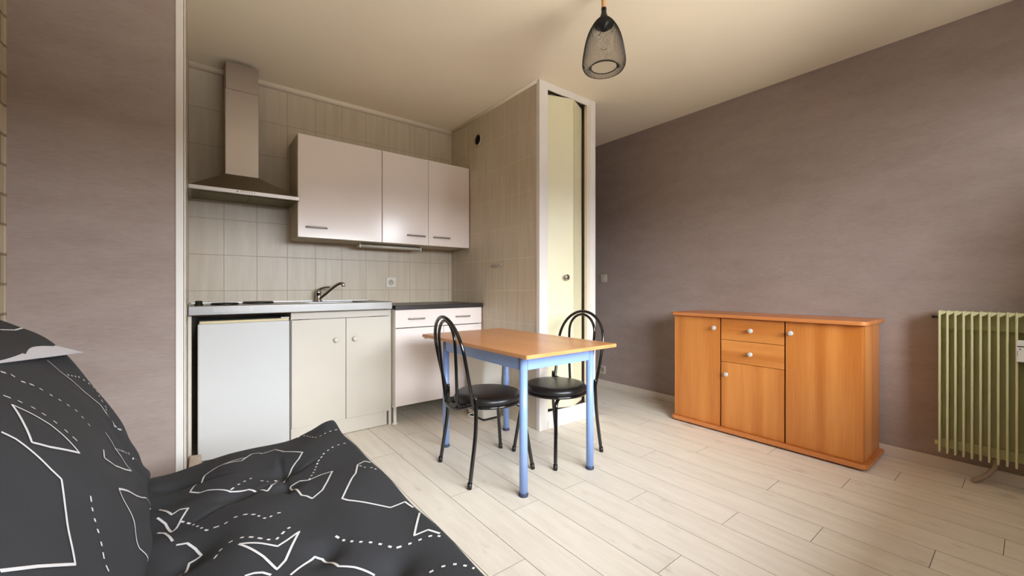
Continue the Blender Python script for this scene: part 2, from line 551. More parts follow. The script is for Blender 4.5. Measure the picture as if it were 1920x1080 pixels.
# ------------------------------------------------------------------ folding closet door with frame
d1 = thing('door_1', '', '', (XS + 0.3, YC, 0)); del d1['label'], d1['category']; d1['kind'] = 'structure'
OX0, OX1, OZ0, OZ1 = 1.999, 2.420, 0.118, 2.452
bm = NB()
box(bm, XS - 0.004, OX0, YC - 0.006, YC + 0.03, 0, H, 0.003)
box(bm, OX1 + 0.036, XC + 0.004, YC - 0.006, YC + 0.05, 0, H, 0.003)
box(bm, OX0, OX1 + 0.036, YC - 0.003, YC + 0.012, OZ1, H, 0.002)
part('door_frame', bm, M['trim'], d1)
bm = NB()
box(bm, OX0, OX1 + 0.036, YC - 0.004, YC + 0.012, 0, OZ0, 0.002)
box(bm, OX0, OX1 + 0.036, YC - 0.010, YC - 0.004, 0, 0.055, 0.002)
part('door_plinth', bm, M['trim'], d1)
part('door_jamb', box(NB(), OX1, OX1 + 0.036, YC - 0.001, YC + 0.025, OZ0, OZ1), M['jamb'], d1)
part('closet_shade_sheet', box(NB(), OX0 - 0.02, OX1 + 0.03, YC + 0.12, YC + 0.13, 0.0, H), M['dark'], d1)  # added dark sheet standing in for the shade inside the closet
def leaf(p, q, z0, z1, th=0.018):
    p, q = Vector(p), Vector(q)
    d = (q - p).normalized(); n = Vector((-d.y, d.x)) * th
    return prism(NB(), [p, q, q + n, p + n], z0, z1, 0.0015, 1)
fold = (2.252, 2.134)
lf = part('door_leaf', leaf((1.990, 2.212), (fold[0] - 0.004, fold[1]), OZ0 + 0.006, OZ1 - 0.009), M['door_cream'], d1)
part('door_leaf', leaf((fold[0] + 0.009, fold[1] + 0.003), (2.425, 2.212), OZ0 + 0.006, OZ1 - 0.009), M['door_cream'], d1)
bm = NB()
kc = Vector((2.178, 2.155 - 0.002, 1.096))
lz(bm, [(0.004, 0.0), (0.010, 0.004), (0.011, 0.014), (0.021, 0.020), (0.023, 0.026), (0.019, 0.032), (0.006, 0.034)], kc, '-Y', 24)
part('door_knob', bm, M['chrome'], lf)

# ------------------------------------------------------------------ wall fittings
# round extractor grille on the closet side wall
vg = thing('air_vent', 'small round air vent grille high on the tiled side wall beside the wall cabinets', 'vent', (XS, 2.935, 2.29))
bm = NB(); c = Vector((XS, 2.935, 2.29))
lz(bm, [(0.040, 0.0), (0.056, 0.0), (0.058, 0.008), (0.052, 0.016), (0.044, 0.016), (0.042, 0.004)], c, '-X', 32, cap=False)
part('vent_rim', bm, M['beige_plastic'], vg)
bm = NB()
lz(bm, [(0.0005, 0.003), (0.044, 0.003), (0.044, 0.001), (0.0005, 0.001)], c, '-X', 24, cap=False)
for k in range(-3, 4):
    hh = math.sqrt(0.042 ** 2 - (k * 0.012) ** 2)
    box(bm, XS - 0.012, XS - 0.003, c.y + k * 0.012 - 0.002, c.y + k * 0.012 + 0.002, c.z - hh, c.z + hh)
part('grille', bm, M['black_plastic'], vg)

# four small hooks
hk = thing('hook_rail', 'tiny rail of four pale hooks on the tiled side wall, right of the cabinets', 'hooks', (XS, 2.665, 1.203))
part('rail', box(NB(), XS - 0.006, XS, 2.605, 2.725, 1.198, 1.212, 0.002), M['beige_plastic'], hk)
for k in range(4):
    y = 2.62 + k * 0.030
    bm = NB()
    tube(bm, catmull([(XS - 0.005, y, 1.207), (XS - 0.014, y, 1.200), (XS - 0.022, y, 1.191), (XS - 0.028, y, 1.200)], 4), 0.004, 8)
    part('hook', bm, M['grey_metal'], hk)

def socket_y(name, label, x, z, y, s=0.042):
    t = thing(name, label, 'socket', (x, y, z))
    part('plate', box(NB(), x - s, x + s, y - 0.009, y, z - s, z + s, 0.003), M['white_plastic'], t)
    bm = NB()
    lz(bm, [(0.026, 0.009), (0.0245, 0.012), (0.021, 0.011), (0.0185, 0.0095)], Vector((x, y, z)), '-Y', 28, cap=False)
    lz(bm, [(0.0005, 0.0095), (0.0185, 0.0095)], Vector((x, y, z)), '-Y', 28, cap=False)
    part('outlet', bm, M['beige_plastic'], t)
    bm = NB()
    for dx, dz in ((-0.0095, 0), (0.0095, 0)):
        lz(bm, [(0.0004, 0.0105), (0.003, 0.0105)], Vector((x + dx, y, z + dz)), '-Y', 12, cap=False)
    tube(bm, [(x, y - 0.009, z + 0.011), (x, y - 0.016, z + 0.011)], 0.0028, 8)
    part('contacts', bm, M['black_plastic'], t)
socket_y('wall_socket', 'beige wall socket on the kitchen splashback tiles above the black worktop', 1.326, 1.063, YB)

t = thing('light_switch', 'beige square light switch on the taupe wall right of the closet', 'switch', (XR, 2.723, 1.112))
part('plate', box(NB(), XR - 0.009, XR, 2.681, 2.765, 1.070, 1.154, 0.003), M['beige_plastic'], t)
part('rocker', box(NB(), XR - 0.014, XR - 0.009, 2.697, 2.749, 1.086, 1.138, 0.002), M['beige_plastic'], t)
t = thing('wall_socket', 'beige wall socket low on the taupe wall just above the skirting', 'socket', (XR, 2.74, 0.17))
part('plate', box(NB(), XR - 0.009, XR, 2.698, 2.782, 0.128, 0.212, 0.003), M['beige_plastic'], t)
bm = NB(); c = Vector((XR, 2.74, 0.17))
lz(bm, [(0.0005, 0.0095), (0.0215, 0.0095), (0.023, 0.013), (0.026, 0.009)], c, '-X', 28, cap=False)
part('outlet', bm, M['gap'], t)

# ------------------------------------------------------------------ kitchen: hood
hx0, hx1, hyf = XA + 0.007, 0.548, 3.05
cx0, cx1, cyf = 0.146, 0.330, 3.175
hood = thing('range_hood', 'stainless steel pyramid range hood with tall chimney above the hob', 'range hood', ((hx0 + hx1) / 2, 3.2, 1.61))
bm = NB()
zl0, zl1, zc = 1.606, 1.630, 1.748
low = [bm.verts.new(p) for p in ((hx0, hyf, zl1), (hx1, hyf, zl1), (hx1, YB, zl1), (hx0, YB, zl1))]
top = [bm.verts.new(p) for p in ((cx0, cyf, zc), (cx1, cyf, zc), (cx1, YB, zc), (cx0, YB, zc))]
for i in range(4):
    bm.faces.new((low[i], low[(i + 1) % 4], top[(i + 1) % 4], top[i]))
bm.faces.new(top)
part('canopy', bm, M['hood_steel'], hood)
bm = NB()
box(bm, hx0, hx1 + 0.004, hyf - 0.004, hyf + 0.012, zl0, zl1 + 0.002, 0.002)
box(bm, hx0, hx0 + 0.012, hyf + 0.012, YB, zl0, zl1)
box(bm, hx1 - 0.008, hx1 + 0.004, hyf + 0.012, YB, zl0, zl1 + 0.001)
part('rim', bm, M['steel'], hood)
bm = NB()
box(bm, hx0 + 0.012, hx1 - 0.008, hyf + 0.012, YB, zl0 + 0.004, zl0 + 0.012)
for k in range(2):
    xx = hx0 + 0.05 + k * 0.26
    box(bm, xx, xx + 0.23, hyf + 0.05, YB - 0.06, zl0, zl0 + 0.004, 0.001)
part('grease_filter', bm, M['filter'], hood)
bm = NB()
box(bm, hx0 + 0.238, hx0 + 0.244, hyf - 0.0055, hyf - 0.004, zl0 + 0.010, zl0 + 0.018)
for k in range(6):
    lz(bm, [(0.0004, 0.0015), (0.0028, 0.0012)], Vector((hx0 + 0.262 + k * 0.014, hyf - 0.004, zl0 + 0.014)), '-Y', 10, cap=False)
part('controls', bm, M['black_plastic'], hood)
bm = NB()
box(bm, cx0, cx1, cyf, YB, zc, 2.30, 0.002, 1)
part('chimney', bm, M['steel'], hood)
part('chimney_extension', box(NB(), cx0 + 0.003, cx1 - 0.003, cyf + 0.003, YB, 2.30, 2.475, 0.002, 1), M['steel'], hood)

# ------------------------------------------------------------------ wall cabinets
CZ0, CZ1, CYF = 1.368, 2.075, 3.08
def handle_bar(x0, x1, y, z, bow=0.020, r=0.0060):
    bm = NB()
    tube(bm, catmull([(x0, y, z), (x0 + 0.006, y - bow * 0.8, z), (x0 + 0.02, y - bow, z), (x1 - 0.02, y - bow, z), (x1 - 0.006, y - bow * 0.8, z), (x1, y, z)], 5),
         r, 10)
    return bm
def carcass(x0, x1, y0, y1, z0, z1, th=0.016):
    bm = NB()
    box(bm, x0, x0 + th, y0, y1, z0, z1)
    box(bm, x1 - th, x1, y0, y1, z0, z1)
    box(bm, x0 + th, x1 - th, y0, y1, z0, z0 + th)
    box(bm, x0 + th, x1 - th, y0, y1, z1 - th, z1)
    box(bm, x0 + th, x1 - th, y1 - 0.006, y1, z0 + th, z1 - th)
    return bm
def wall_cab(x0, x1, splits, label, handles):
    t = thing('wall_cabinet', label, 'cabinet', ((x0 + x1) / 2, 3.25, CZ0), 0, None)
    part('body', carcass(x0, x1, CYF + 0.018, YB, CZ0, CZ1), M['cab_side'], t)
    xs = [x0] + splits + [x1]
    for i, (a, b) in enumerate(zip(xs[:-1], xs[1:])):
        d = part('door', box(NB(), a + 0.0015, b - 0.0015, CYF, CYF + 0.017, CZ0, CZ1, 0.0015), M['cab_gloss'], t)
        part('handle', handle_bar(handles[i][0], handles[i][1], CYF, 1.440), M['grey_metal'], d)
wall_cab(0.546, 1.129, [], 'wide single-door white wall cabinet next to the range hood', [(0.598, 0.732)])
wall_cab(1.131, 1.916, [1.520], 'two-door white wall cabinet against the tiled side wall', [(1.335, 1.487), (1.567, 1.718)])

t = thing('under_cabinet_light', 'slim white strip light fixed under the wall cabinets above the splashback', 'light', (1.26, 3.25, 1.335))
part('housing', box(NB(), 1.005, 1.525, 3.255, 3.30, 1.338, CZ0, 0.003), M['white_plastic'], t)
bm = NB(); tube(bm, [(1.02, 3.238, 1.350), (1.51, 3.238, 1.350)], 0.011, 14)
part('tube', bm, M['tube'], t)
for x in (1.003, 1.513):
    part('end_cap', box(NB(), x, x + 0.014, 3.222, 3.256, 1.333, CZ0, 0.002), M['white_plastic'], t)

# ------------------------------------------------------------------ sink worktop, hob, tap
SZ0, SZ1, SYF = 0.862, 0.917, 2.885
sk = thing('sink_worktop', 'stainless steel sink worktop with hob over fridge and sink unit', 'worktop', (0.55, 3.15, SZ0))
bm = NB()
X0, X1 = XA + 0.008, 1.136
bx0, bx1, by0, by1 = 0.60, 0.98, 2.97, 3.30
def plate(bm, a, b, c_, d): box(bm, a, b, c_, d, SZ1 - 0.006, SZ1 - 0.002)
plate(bm, X0, bx0, SYF + 0.01, YB); plate(bm, bx1, X1, SYF + 0.01, YB)
plate(bm, bx0, bx1, SYF + 0.01, by0); plate(bm, bx0, bx1, by1, YB)
box(bm, X0, X1, SYF, SYF + 0.018, SZ0, SZ1, 0.004)            # front roll
box(bm, X1 - 0.008, X1, SYF + 0.018, YB, SZ0, SZ1, 0.003)
box(bm, X0, X0 + 0.008, SYF + 0.018, YB, SZ0, SZ1, 0.003)
box(bm, X0 + 0.008, X1 - 0.008, YB - 0.016, YB - 0.001, SZ1 - 0.004, SZ1 + 0.006, 0.002)
part('steel_top', bm, M['steel_front'], sk)
bm = NB()
for a in ((bx0 - 0.003, bx0, by0, by1), (bx1, bx1 + 0.003, by0, by1), (bx0, bx1, by0 - 0.003, by0), (bx0, bx1, by1, by1 + 0.003)):
    box(bm, a[0], a[1], a[2], a[3], SZ1 - 0.16, SZ1 - 0.003)
box(bm, bx0, bx1, by0, by1, SZ1 - 0.16, SZ1 - 0.157)
part('sink_bowl', bm, M['steel_front'], sk)
bm = NB()
for k in range(24):
    x = 0.078 + k * 0.0080
    box(bm, x, x + 0.0034, SYF - 0.0012, SYF + 0.001, 0.880, 0.903)
part('vent_grille', bm, M['grey_metal'], sk)
for (hx, hy, hr) in ((0.14, 3.07, 0.072), (0.33, 3.20, 0.09)):
    bm = NB(); lz(bm, [(hr, -0.003), (hr, 0.006), (hr - 0.006, 0.010), (0.02, 0.010), (0.018, 0.008)], Vector((hx, hy, SZ1)), 'Z', 36)
    part('hot_plate', bm, M['black_plastic'], sk)
bm = NB(); lz(bm, [(0.021, -0.002), (0.022, 0.004), (0.018, 0.006), (0.017, 0.024), (0.014, 0.027)], Vector((0.012, 2.965, SZ1)), 'Z', 24)
part('hob_knob', bm, M['black_plastic'], sk)
bm = NB(); lz(bm, [(0.021, -0.002), (0.022, 0.004), (0.018, 0.006), (0.017, 0.020), (0.014, 0.022)], Vector((0.012, 3.06, SZ1)), 'Z', 24)
part('hob_knob', bm, M['black_plastic'], sk)

tap = thing('tap', 'chrome mixer tap with long angled spout standing on the steel sink top', 'tap', (0.735, 3.345, SZ1))
bm = NB()
lz(bm, [(0.026, -0.0018), (0.027, 0.004), (0.0195, 0.010), (0.0185, 0.055), (0.0205, 0.058), (0.0205, 0.066), (0.018, 0.078), (0.008, 0.084)], Vector((0.735, 3.345, SZ1)), 'Z', 28)
part('tap_body', bm, M['chrome'], tap)
bm = NB()
tube(bm, catmull([(0.742, 3.335, SZ1 + 0.020), (0.775, 3.300, SZ1 + 0.055), (0.815, 3.257, SZ1 + 0.100), (0.842, 3.228, SZ1 + 0.126), (0.862, 3.206, SZ1 + 0.134), (0.876, 3.190, SZ1 + 0.130)], 5), 0.0105, 14)
lz(bm, [(0.0125, -0.020), (0.0135, -0.016), (0.0135, 0.004), (0.011, 0.007)], Vector((0.874, 3.192, SZ1 + 0.130)), 'Z', 20)
part('spout', bm, M['chrome'], tap)
bm = NB()
tube(bm, catmull([(0.735, 3.345, SZ1 + 0.080), (0.750, 3.330, SZ1 + 0.096), (0.775, 3.304, SZ1 + 0.104), (0.800, 3.278, SZ1 + 0.106)], 5), [0.009] * 5 + [0.007] * 5 + [0.006] * 6, 10)
part('lever', bm, M['chrome'], tap)

# ------------------------------------------------------------------ sink base unit
su = thing('sink_cabinet', 'white two-door sink cabinet with round knobs between fridge and drawer unit', 'cabinet', (0.815, 3.15, 0))
bm = NB()
box(bm, 0.482, 0.498, 2.957, YB - 0.004, 0, SZ0 - 0.002)
box(bm, 1.128, 1.147, 2.940, YB - 0.004, 0, SZ0 - 0.002)
box(bm, 0.498, 1.128, 2.957, YB - 0.004, 0.10, 0.116)
box(bm, 0.498, 1.128, 3.39, YB - 0.004, 0.116, SZ0 - 0.002)
box(bm, 0.482, 1.128, 2.941, 2.957, 0.812, SZ0 - 0.002, 0.001)
part('body', bm, M['cab_white'], su)
part('plinth', box(NB(), 0.484, 1.116, 2.947, 2.960, 0.004, 0.104, 0.001), M['cab_white'], su)
for a, b, kx in ((0.486, 0.8215, 0.757), (0.8245, 1.146, 0.882)):
    d = part('door', box(NB(), a, b, 2.937, 2.955, 0.107, 0.808, 0.002), M['cab_white'], su)
    bm = NB(); lz(bm, [(0.007, 0), (0.007, 0.008), (0.017, 0.013), (0.0185, 0.018), (0.015, 0.023), (0.004, 0.025)], Vector((kx, 2.937, 0.662)), '-Y', 24)
    part('knob', bm, M['cab_knob'], d)

t = thing('worktop_side_panel', 'narrow white upright panel carrying the worktop left of the fridge', 'panel', (-0.028, 3.1, 0))
t_ = part('panel', box(NB(), -0.037, -0.021, 2.925, YB - 0.001, 0.0, SZ0 - 0.001, 0.001), M['cab_white'], t)
o = link('plaster_chunk', prism(NB(), [(XA + 0.008, 2.60), (XA + 0.030, 2.57), (0.020, 2.80), (0.024, 2.91), (-0.03, 2.92)], 0.0, 0.075, 0.008), M['plaster'])
tag(o, 'chipped pinkish plaster block on the floor at the foot of the narrow panel', 'plaster')

# ------------------------------------------------------------------ fridge
fr = thing('fridge', 'white under-counter fridge with yellowed top edge', 'fridge', (0.24, 3.1, 0))
part('body', box(NB(), 0.012, 0.472, 2.985, 3.38, 0.02, 0.815, 0.006), M['fridge'], fr)
bm = NB()
box(bm, 0.016, 0.468, 2.972, 2.986, 0.065, 0.806)
part('gasket', bm, M['fridge_grey'], fr)
d = part('door', box(NB(), 0.006, 0.473, 2.925, 2.972, 0.022, 0.811, 0.008, 3), M['fridge'], fr)
part('top_trim', box(NB(), 0.014, 0.470, 2.928, 2.982, 0.8105, 0.826, 0.004), M['fridge_yellow'], fr)
part('hinge', box(NB(), 0.425, 0.472, 2.935, 3.0, 0.826, 0.833, 0.001), M['grey_metal'], fr)
for x in (0.04, 0.44):
    for y in (3.0, 3.33):
        bm = NB(); lz(bm, [(0.016, 0), (0.016, 0.01), (0.009, 0.014), (0.009, 0.022)], Vector((x, y, 0)), 'Z', 16)
        part('foot', bm, M['black_plastic'], fr)

# ------------------------------------------------------------------ drawer / door base unit with black top
b2 = thing('base_cabinet', 'white base cabinet with wide drawer and two doors standing on short legs', 'cabinet', (1.535, 3.15, 0))
part('body', carcass(1.152, 1.912, 2.893, YB - 0.01, 0.142, 0.855), M['cab_white'], b2)
d = part('drawer', box(NB(), 1.153, 1.909, 2.873, 2.891, 0.721, 0.853, 0.002), M['cab_gloss'], b2)
part('handle', handle_bar(1.255, 1.385, 2.873, 0.785, 0.018), M['grey_metal'], d)
part('handle', handle_bar(1.660, 1.790, 2.873, 0.785, 0.018), M['grey_metal'], d)
d = part('door', box(NB(), 1.153, 1.548, 2.873, 2.891, 0.142, 0.715, 0.002), M['cab_gloss'], b2)
part('handle', handle_bar(1.385, 1.515, 2.873, 0.637, 0.018), M['grey_metal'], d)
d = part('door', box(NB(), 1.552, 1.909, 2.873, 2.891, 0.142, 0.715, 0.002), M['cab_gloss'], b2)
part('handle', handle_bar(1.585, 1.715, 2.873, 0.637, 0.018), M['grey_metal'], d)
for x in (1.170, 1.888):
    for y in (2.925, 3.33):
        bm = NB(); lz(bm, [(0.020, 0), (0.020, 0.012), (0.012, 0.018), (0.012, 0.125), (0.022, 0.130), (0.022, 0.143)], Vector((x, y, 0)), 'Z', 18)
        part('leg', bm, M['white_plastic'], b2)
o = link('worktop', box(NB(), 1.149, 1.918, 2.862, YB - 0.001, 0.8555, 0.887, 0.003), M['black_top'])
tag(o, 'short black laminate worktop over the white drawer cabinet', 'worktop')

# tapered bin standing by the closet side wall
pb = thing('pedal_bin', 'tall white tapered bin behind the table against the tiled side wall', 'bin', (1.81, 2.69, 0))
bm = NB()
def taper(bm, cx, cy, w0, d0, w1, d1_, z0, z1, r=0.02):
    a = rrect(cx - w0 / 2, cx + w0 / 2, cy - d0 / 2, cy + d0 / 2, r, 5)
    b = rrect(cx - w1 / 2, cx + w1 / 2, cy - d1_ / 2, cy + d1_ / 2, r, 5)
    A = [bm.verts.new((p[0], p[1], z0)) for p in a]; B = [bm.verts.new((p[0], p[1], z1)) for p in b]
    n = len(A)
    for i in range(n):
        bm.faces.new((A[i], A[(i + 1) % n], B[(i + 1) % n], B[i]))
    bm.faces.new(A[::-1]); bm.faces.new(B)
    return bm
taper(bm, 1.815, 2.695, 0.165, 0.235, 0.200, 0.265, 0.014, 0.56)
part('bin_body', bm, M['white_plastic'], pb)
part('bin_base', taper(NB(), 1.815, 2.695, 0.172, 0.242, 0.170, 0.240, 0.0, 0.0135), M['black_plastic'], pb)
part('bin_lid', taper(NB(), 1.814, 2.695, 0.206, 0.272, 0.190, 0.255, 0.562, 0.600), M['white_plastic'], pb)
bm = NB(); tube(bm, catmull([(1.73, 2.66, 0.022), (1.69, 2.665, 0.020), (1.675, 2.70, 0.018), (1.69, 2.735, 0.020), (1.73, 2.74, 0.022)], 5), 0.006, 8)
part('pedal', bm, M['white_plastic'], pb)

# ------------------------------------------------------------------ table
TZ = 0.714
tb = thing('dining_table', 'small rectangular beech-topped dining table with light blue metal legs', 'table', (1.51, 1.93, 0))
bm = prism(NB(), rrect(1.175, 1.820, 1.402, 2.475, 0.006, 3), TZ - 0.019, TZ, 0.003, 2)
part('tabletop', bm, M['table_top'], tb)
LX0, LX1, LY0, LY1 = 1.267, 1.752, 1.536, 2.318
ZA = TZ - 0.019
for (x, y) in ((LX0, LY0), (LX1, LY0), (LX0, LY1), (LX1, LY1)):
    bm = NB(); lz(bm, [(0.0205, 0.010), (0.0205, ZA)], Vector((x, y, 0)), 'Z', 24)
    lg = part('leg', bm, M['blue'], tb)
    bm = NB(); lz(bm, [(0.023, 0.0), (0.024, 0.003), (0.0225, 0.016), (0.0207, 0.018)], Vector((x, y, 0)), 'Z', 24)
    part('foot_cap', bm, M['blue_cap'], lg)
ah = 0.080
for a in ((LX0 + 0.019, LX1 - 0.019, LY0 - 0.0125, LY0 + 0.0125), (LX0 + 0.019, LX1 - 0.019, LY1 - 0.0125, LY1 + 0.0125),
          (LX0 - 0.0125, LX0 + 0.0125, LY0 + 0.019, LY1 - 0.019), (LX1 - 0.0125, LX1 + 0.0125, LY0 + 0.019, LY1 - 0.019)):
    part('apron', box(NB(), a[0], a[1], a[2], a[3], ZA - ah, ZA - 0.0005, 0.003), M['blue'], tb)

# ------------------------------------------------------------------ bentwood-style tube chairs
def make_chair(loc, rz, label):
    t = thing('bistro_chair', label, 'chair', loc, rz, 'black tube chairs at the table')
    SZ = 0.432
    bm = NB()
    lz(bm, [(0.001, SZ - 0.050), (0.176, SZ - 0.050), (0.188, SZ - 0.040), (0.190, SZ - 0.022), (0.180, SZ - 0.007), (0.150, SZ), (0.08, SZ + 0.003), (0.001, SZ + 0.004)], Vector((0, 0, 0)), 'Z', 48, cap=False)
    part('seat', bm, M['vinyl'], t, world=False)
    bm = NB()
    ring = [(0.186 * math.cos(a), 0.186 * math.sin(a), SZ - 0.050) for a in [2 * PI * k / 40 for k in range(40)]]
    tube(bm, ring, 0.009, 10, closed=True)
    tube(bm, catmull([(-0.178, 0.168, SZ - 0.018), (-0.225, 0.09, SZ - 0.048), (-0.240, 0.0, SZ - 0.056), (-0.225, -0.09, SZ - 0.048), (-0.178, -0.168, SZ - 0.018)], 8), 0.009, 10)
    for s in (-1, 1):
        tube(bm, [(-0.232, s * 0.05, SZ - 0.054), (-0.178, s * 0.05, SZ - 0.05)], 0.007, 8)
    part('seat_frame', bm, M['chair_metal'], t, world=False)
    def arch(x0, y0, z0, top_x, top_z, w, flare, n=40):
        pts = []
        for k in range(n + 1):
            q = k / n
            a = PI * q
            # straight-ish sides then a round top
            yy = w * math.cos(a)
            pts.append((None, yy, a))
        out = []
        zs = top_z - w * 1.05
        def xat(z):
            f_ = (z - z0) / (top_z - z0)
            return x0 + (top_x - x0) * (f_ ** 0.9)
        sides = 12
        for k in range(sides):
            f_ = k / sides
            z = z0 + (zs - z0) * f_
            y = y0 + (w - y0) * (math.sin(f_ * PI / 2))
            out.append((xat(z), y, z))
        for k in range(25):
            a = PI * k / 24
            z = zs + (top_z - zs) * math.sin(a)
            out.append((xat(z), w * math.cos(a), z))
        for k in range(sides - 1, -1, -1):
            f_ = k / sides
            z = z0 + (zs - z0) * f_
            y = y0 + (w - y0) * (math.sin(f_ * PI / 2))
            out.append((xat(z), -y, z))
        return out
    bm = NB()
    tube(bm, arch(-0.172, 0.166, SZ - 0.045, -0.275, 0.862, 0.183, 0), 0.0095, 12)
    part('backrest', bm, M['chair_metal'], t, world=False)
    bm = NB()
    tube(bm, arch(-0.226, 0.075, SZ - 0.045, -0.262, 0.842, 0.105, 0), 0.0085, 12)
    part('back_hoop', bm, M['chair_metal'], t, world=False)
    for s in (-1, 1):
        bm = NB()
        tube(bm, catmull([(-0.170, s * 0.176, SZ + 0.02), (-0.168, s * 0.178, SZ - 0.06), (-0.176, s * 0.182, 0.24), (-0.21, s * 0.190, 0.012)], 8), 0.0105, 12)
        lg = part('leg', bm, M['chair_metal'], t, world=False)
        bm = NB(); tube(bm, [(-0.209, s * 0.1898, 0.03), (-0.213, s * 0.1905, 0.0)], 0.0125, 14)
        part('foot_cap', bm, M['black_plastic'], lg, world=False)
        bm = NB()
        tube(bm, catmull([(0.050, s * 0.100, SZ - 0.060), (0.105, s * 0.120, SZ - 0.064), (0.140, s * 0.136, SZ - 0.085), (0.150, s * 0.142, SZ - 0.13), (0.165, s * 0.155, 0.20), (0.190, s * 0.175, 0.012)], 7), 0.0105, 12)
        lg = part('leg', bm, M['chair_metal'], t, world=False)
        bm = NB(); tube(bm, [(0.188, s * 0.1738, 0.03), (0.192, s * 0.176, 0.0)], 0.0125, 14)
        part('foot_cap', bm, M['black_plastic'], lg, world=False)
    return t
def copy_tree(o, parent=None):
    c_ = o.copy(); C.objects.link(c_); c_.parent = parent
    for ch in list(o.children):
        copy_tree(ch, c_)
    return c_
ch = make_chair((1.322, 1.925, 0), math.radians(-5.4), 'black tube chair on the kitchen side of the table, its back nearest the bed')
c2 = copy_tree(ch)
c2.location = (1.766, 1.828, 0)
c2.rotation_euler = (0, 0, math.radians(183.3))
c2['label'] = 'black tube chair on the far right side of the table, in front of the closet'

# ------------------------------------------------------------------ sideboard
sb = thing('sideboard', 'orange beech sideboard with three doors and two small drawers by the wall', 'sideboard', (3.12, 1.14, 0))
SX = 2.93
bm = NB()
box(bm, SX + 0.019, 3.305, 0.580, 0.598, 0.038, 0.806)
box(bm, SX + 0.019, 3.305, 1.692, 1.710, 0.038, 0.806)
box(bm, 3.295, 3.303, 0.598, 1.692, 0.038, 0.806)
box(bm, SX + 0.03, 3.295, 0.955, 0.971, 0.038, 0.806)
box(bm, SX + 0.03, 3.295, 1.352, 1.368, 0.038, 0.806)
part('body', bm, M['beech'], sb)
part('top', prism(NB(), rrect(SX - 0.036, 3.308, 0.556, 1.728, 0.035, 6, (0, 1, 1, 0)), 0.808, 0.832, 0.006, 3), M['beech_y'], sb)
bm = prism(NB(), rrect(SX - 0.030, 3.304, 0.556, 1.728, 0.035, 6, (0, 1, 1, 0)), 0.012, 0.038, 0.006, 3)
part('base_board', bm, M['beech_y'], sb)
for y in (0.66, 1.14, 1.62):
    part('runner', box(NB(), SX + 0.03, 3.26, y - 0.03, y + 0.03, 0, 0.012), M['black_plastic'], sb)
part('gap_shade_sheet', box(NB(), SX + 0.022, SX + 0.028, 0.60, 1.69, 0.04, 0.80), M['dark'], sb)  # added dark sheet, paints the shade in gaps between doors and drawers
def sb_knob(parent, y, z, x=SX):
    bm = NB()
    lz(bm, [(0.006, 0.0), (0.0055, 0.014), (0.012, 0.018), (0.0157, 0.024), (0.0157, 0.029), (0.011, 0.033), (0.003, 0.034)], Vector((x, y, z)), '-X', 24)
    part('knob', bm, M['knob_white'], parent, 'white round knob')
d = part('door', box(NB(), SX, SX + 0.018, 1.366, 1.7085, 0.040, 0.805, 0.0015), M['beech'], sb); sb_knob(d, 1.396, 0.733)
d = part('door', box(NB(), SX, SX + 0.018, 0.5815, 0.958, 0.040, 0.805, 0.0015), M['beech'], sb); sb_knob(d, 0.924, 0.737)
d = part('door', box(NB(), SX + 0.004, SX + 0.020, 0.967, 1.357, 0.040, 0.497, 0.0015), M['beech'], sb); sb_knob(d, 1.314, 0.415, SX + 0.004)
d = part('drawer', box(NB(), SX + 0.004, SX + 0.020, 0.967, 1.357, 0.500, 0.652, 0.0015), M['beech_h'], sb); sb_knob(d, 1.158, 0.574, SX + 0.004)
d = part('drawer', box(NB(), SX + 0.004, SX + 0.020, 0.967, 1.357, 0.655, 0.803, 0.0015), M['beech_h'], sb); sb_knob(d, 1.156, 0.731, SX + 0.004)

# ------------------------------------------------------------------ radiator
rd = thing('radiator', 'old cream sectional radiator on the taupe wall right of the sideboard', 'radiator', (3.24, 0.03, 0.13))
RX0, RX1, RZ0, RZ1 = 3.175, 3.285, 0.130, 0.897
PY = 0.0292
for k in range(20):
    y = 0.3165 - k * PY
    bm = NB()
    box(bm, RX0, RX1, y - 0.0088, y, RZ0, RZ1, 0.003)
    # web reaching to the next section at the back, top and bottom
    yn = y - 0.0088
    v = [(RX0 + 0.001, yn, RZ1 - 0.002), (RX0 + 0.001, yn - PY + 0.0088, RZ1 - 0.002), (RX0 + 0.001, yn - PY + 0.0088, RZ1 - 0.010), (RX0 + 0.001, yn, RZ1 - 0.026)]
    A = [bm.verts.new(p) for p in v]; B = [bm.verts.new((RX0 + 0.03, p[1], p[2])) for p in v]
    if k < 19:
        bm.faces.new(A); bm.faces.new(B[::-1])
        for i in range(4):
            bm.faces.new((A[i], B[i], B[(i + 1) % 4], A[(i + 1) % 4]))
        box(bm, RX0 + 0.045, RX1 - 0.02, yn - PY + 0.0088, yn, RZ1 - 0.10, RZ1 - 0.003)
        box(bm, RX0 + 0.045, RX1 - 0.02, yn - PY + 0.0088, yn, RZ0 + 0.02, RZ0 + 0.07)
        box(bm, RX0 + 0.060, RX0 + 0.066, yn - PY + 0.0088, yn, RZ0 + 0.02, RZ1 - 0.01)
    bmesh.ops.recalc_face_normals(bm, faces=bm.faces[:])
    part('section', bm, M['radiator'], rd)
bm = NB()
tube(bm, [(RX1 - 0.045, 0.30, 0.858), (RX1 - 0.045, 0.345, 0.858)], 0.007, 10)
tube(bm, [(RX1 - 0.045, 0.345, 0.858), (XR - 0.001, 0.352, 0.858)], 0.004, 10)
part('bleed_valve', bm, M['black_plastic'], rd)
bm = NB(); tube(bm, [(RX1 - 0.045, 0.300, 0.165), (RX1 - 0.045, 0.335, 0.165)], 0.012, 14)
part('plug', bm, M['radiator'], rd)
for y in (0.20, -0.15):
    for z in (0.16, 0.82):
        part('bracket', tube(NB(), [(RX1 - 0.04, y, z), (XR - 0.001, y, z)], 0.009, 10), M['radiator'], rd)
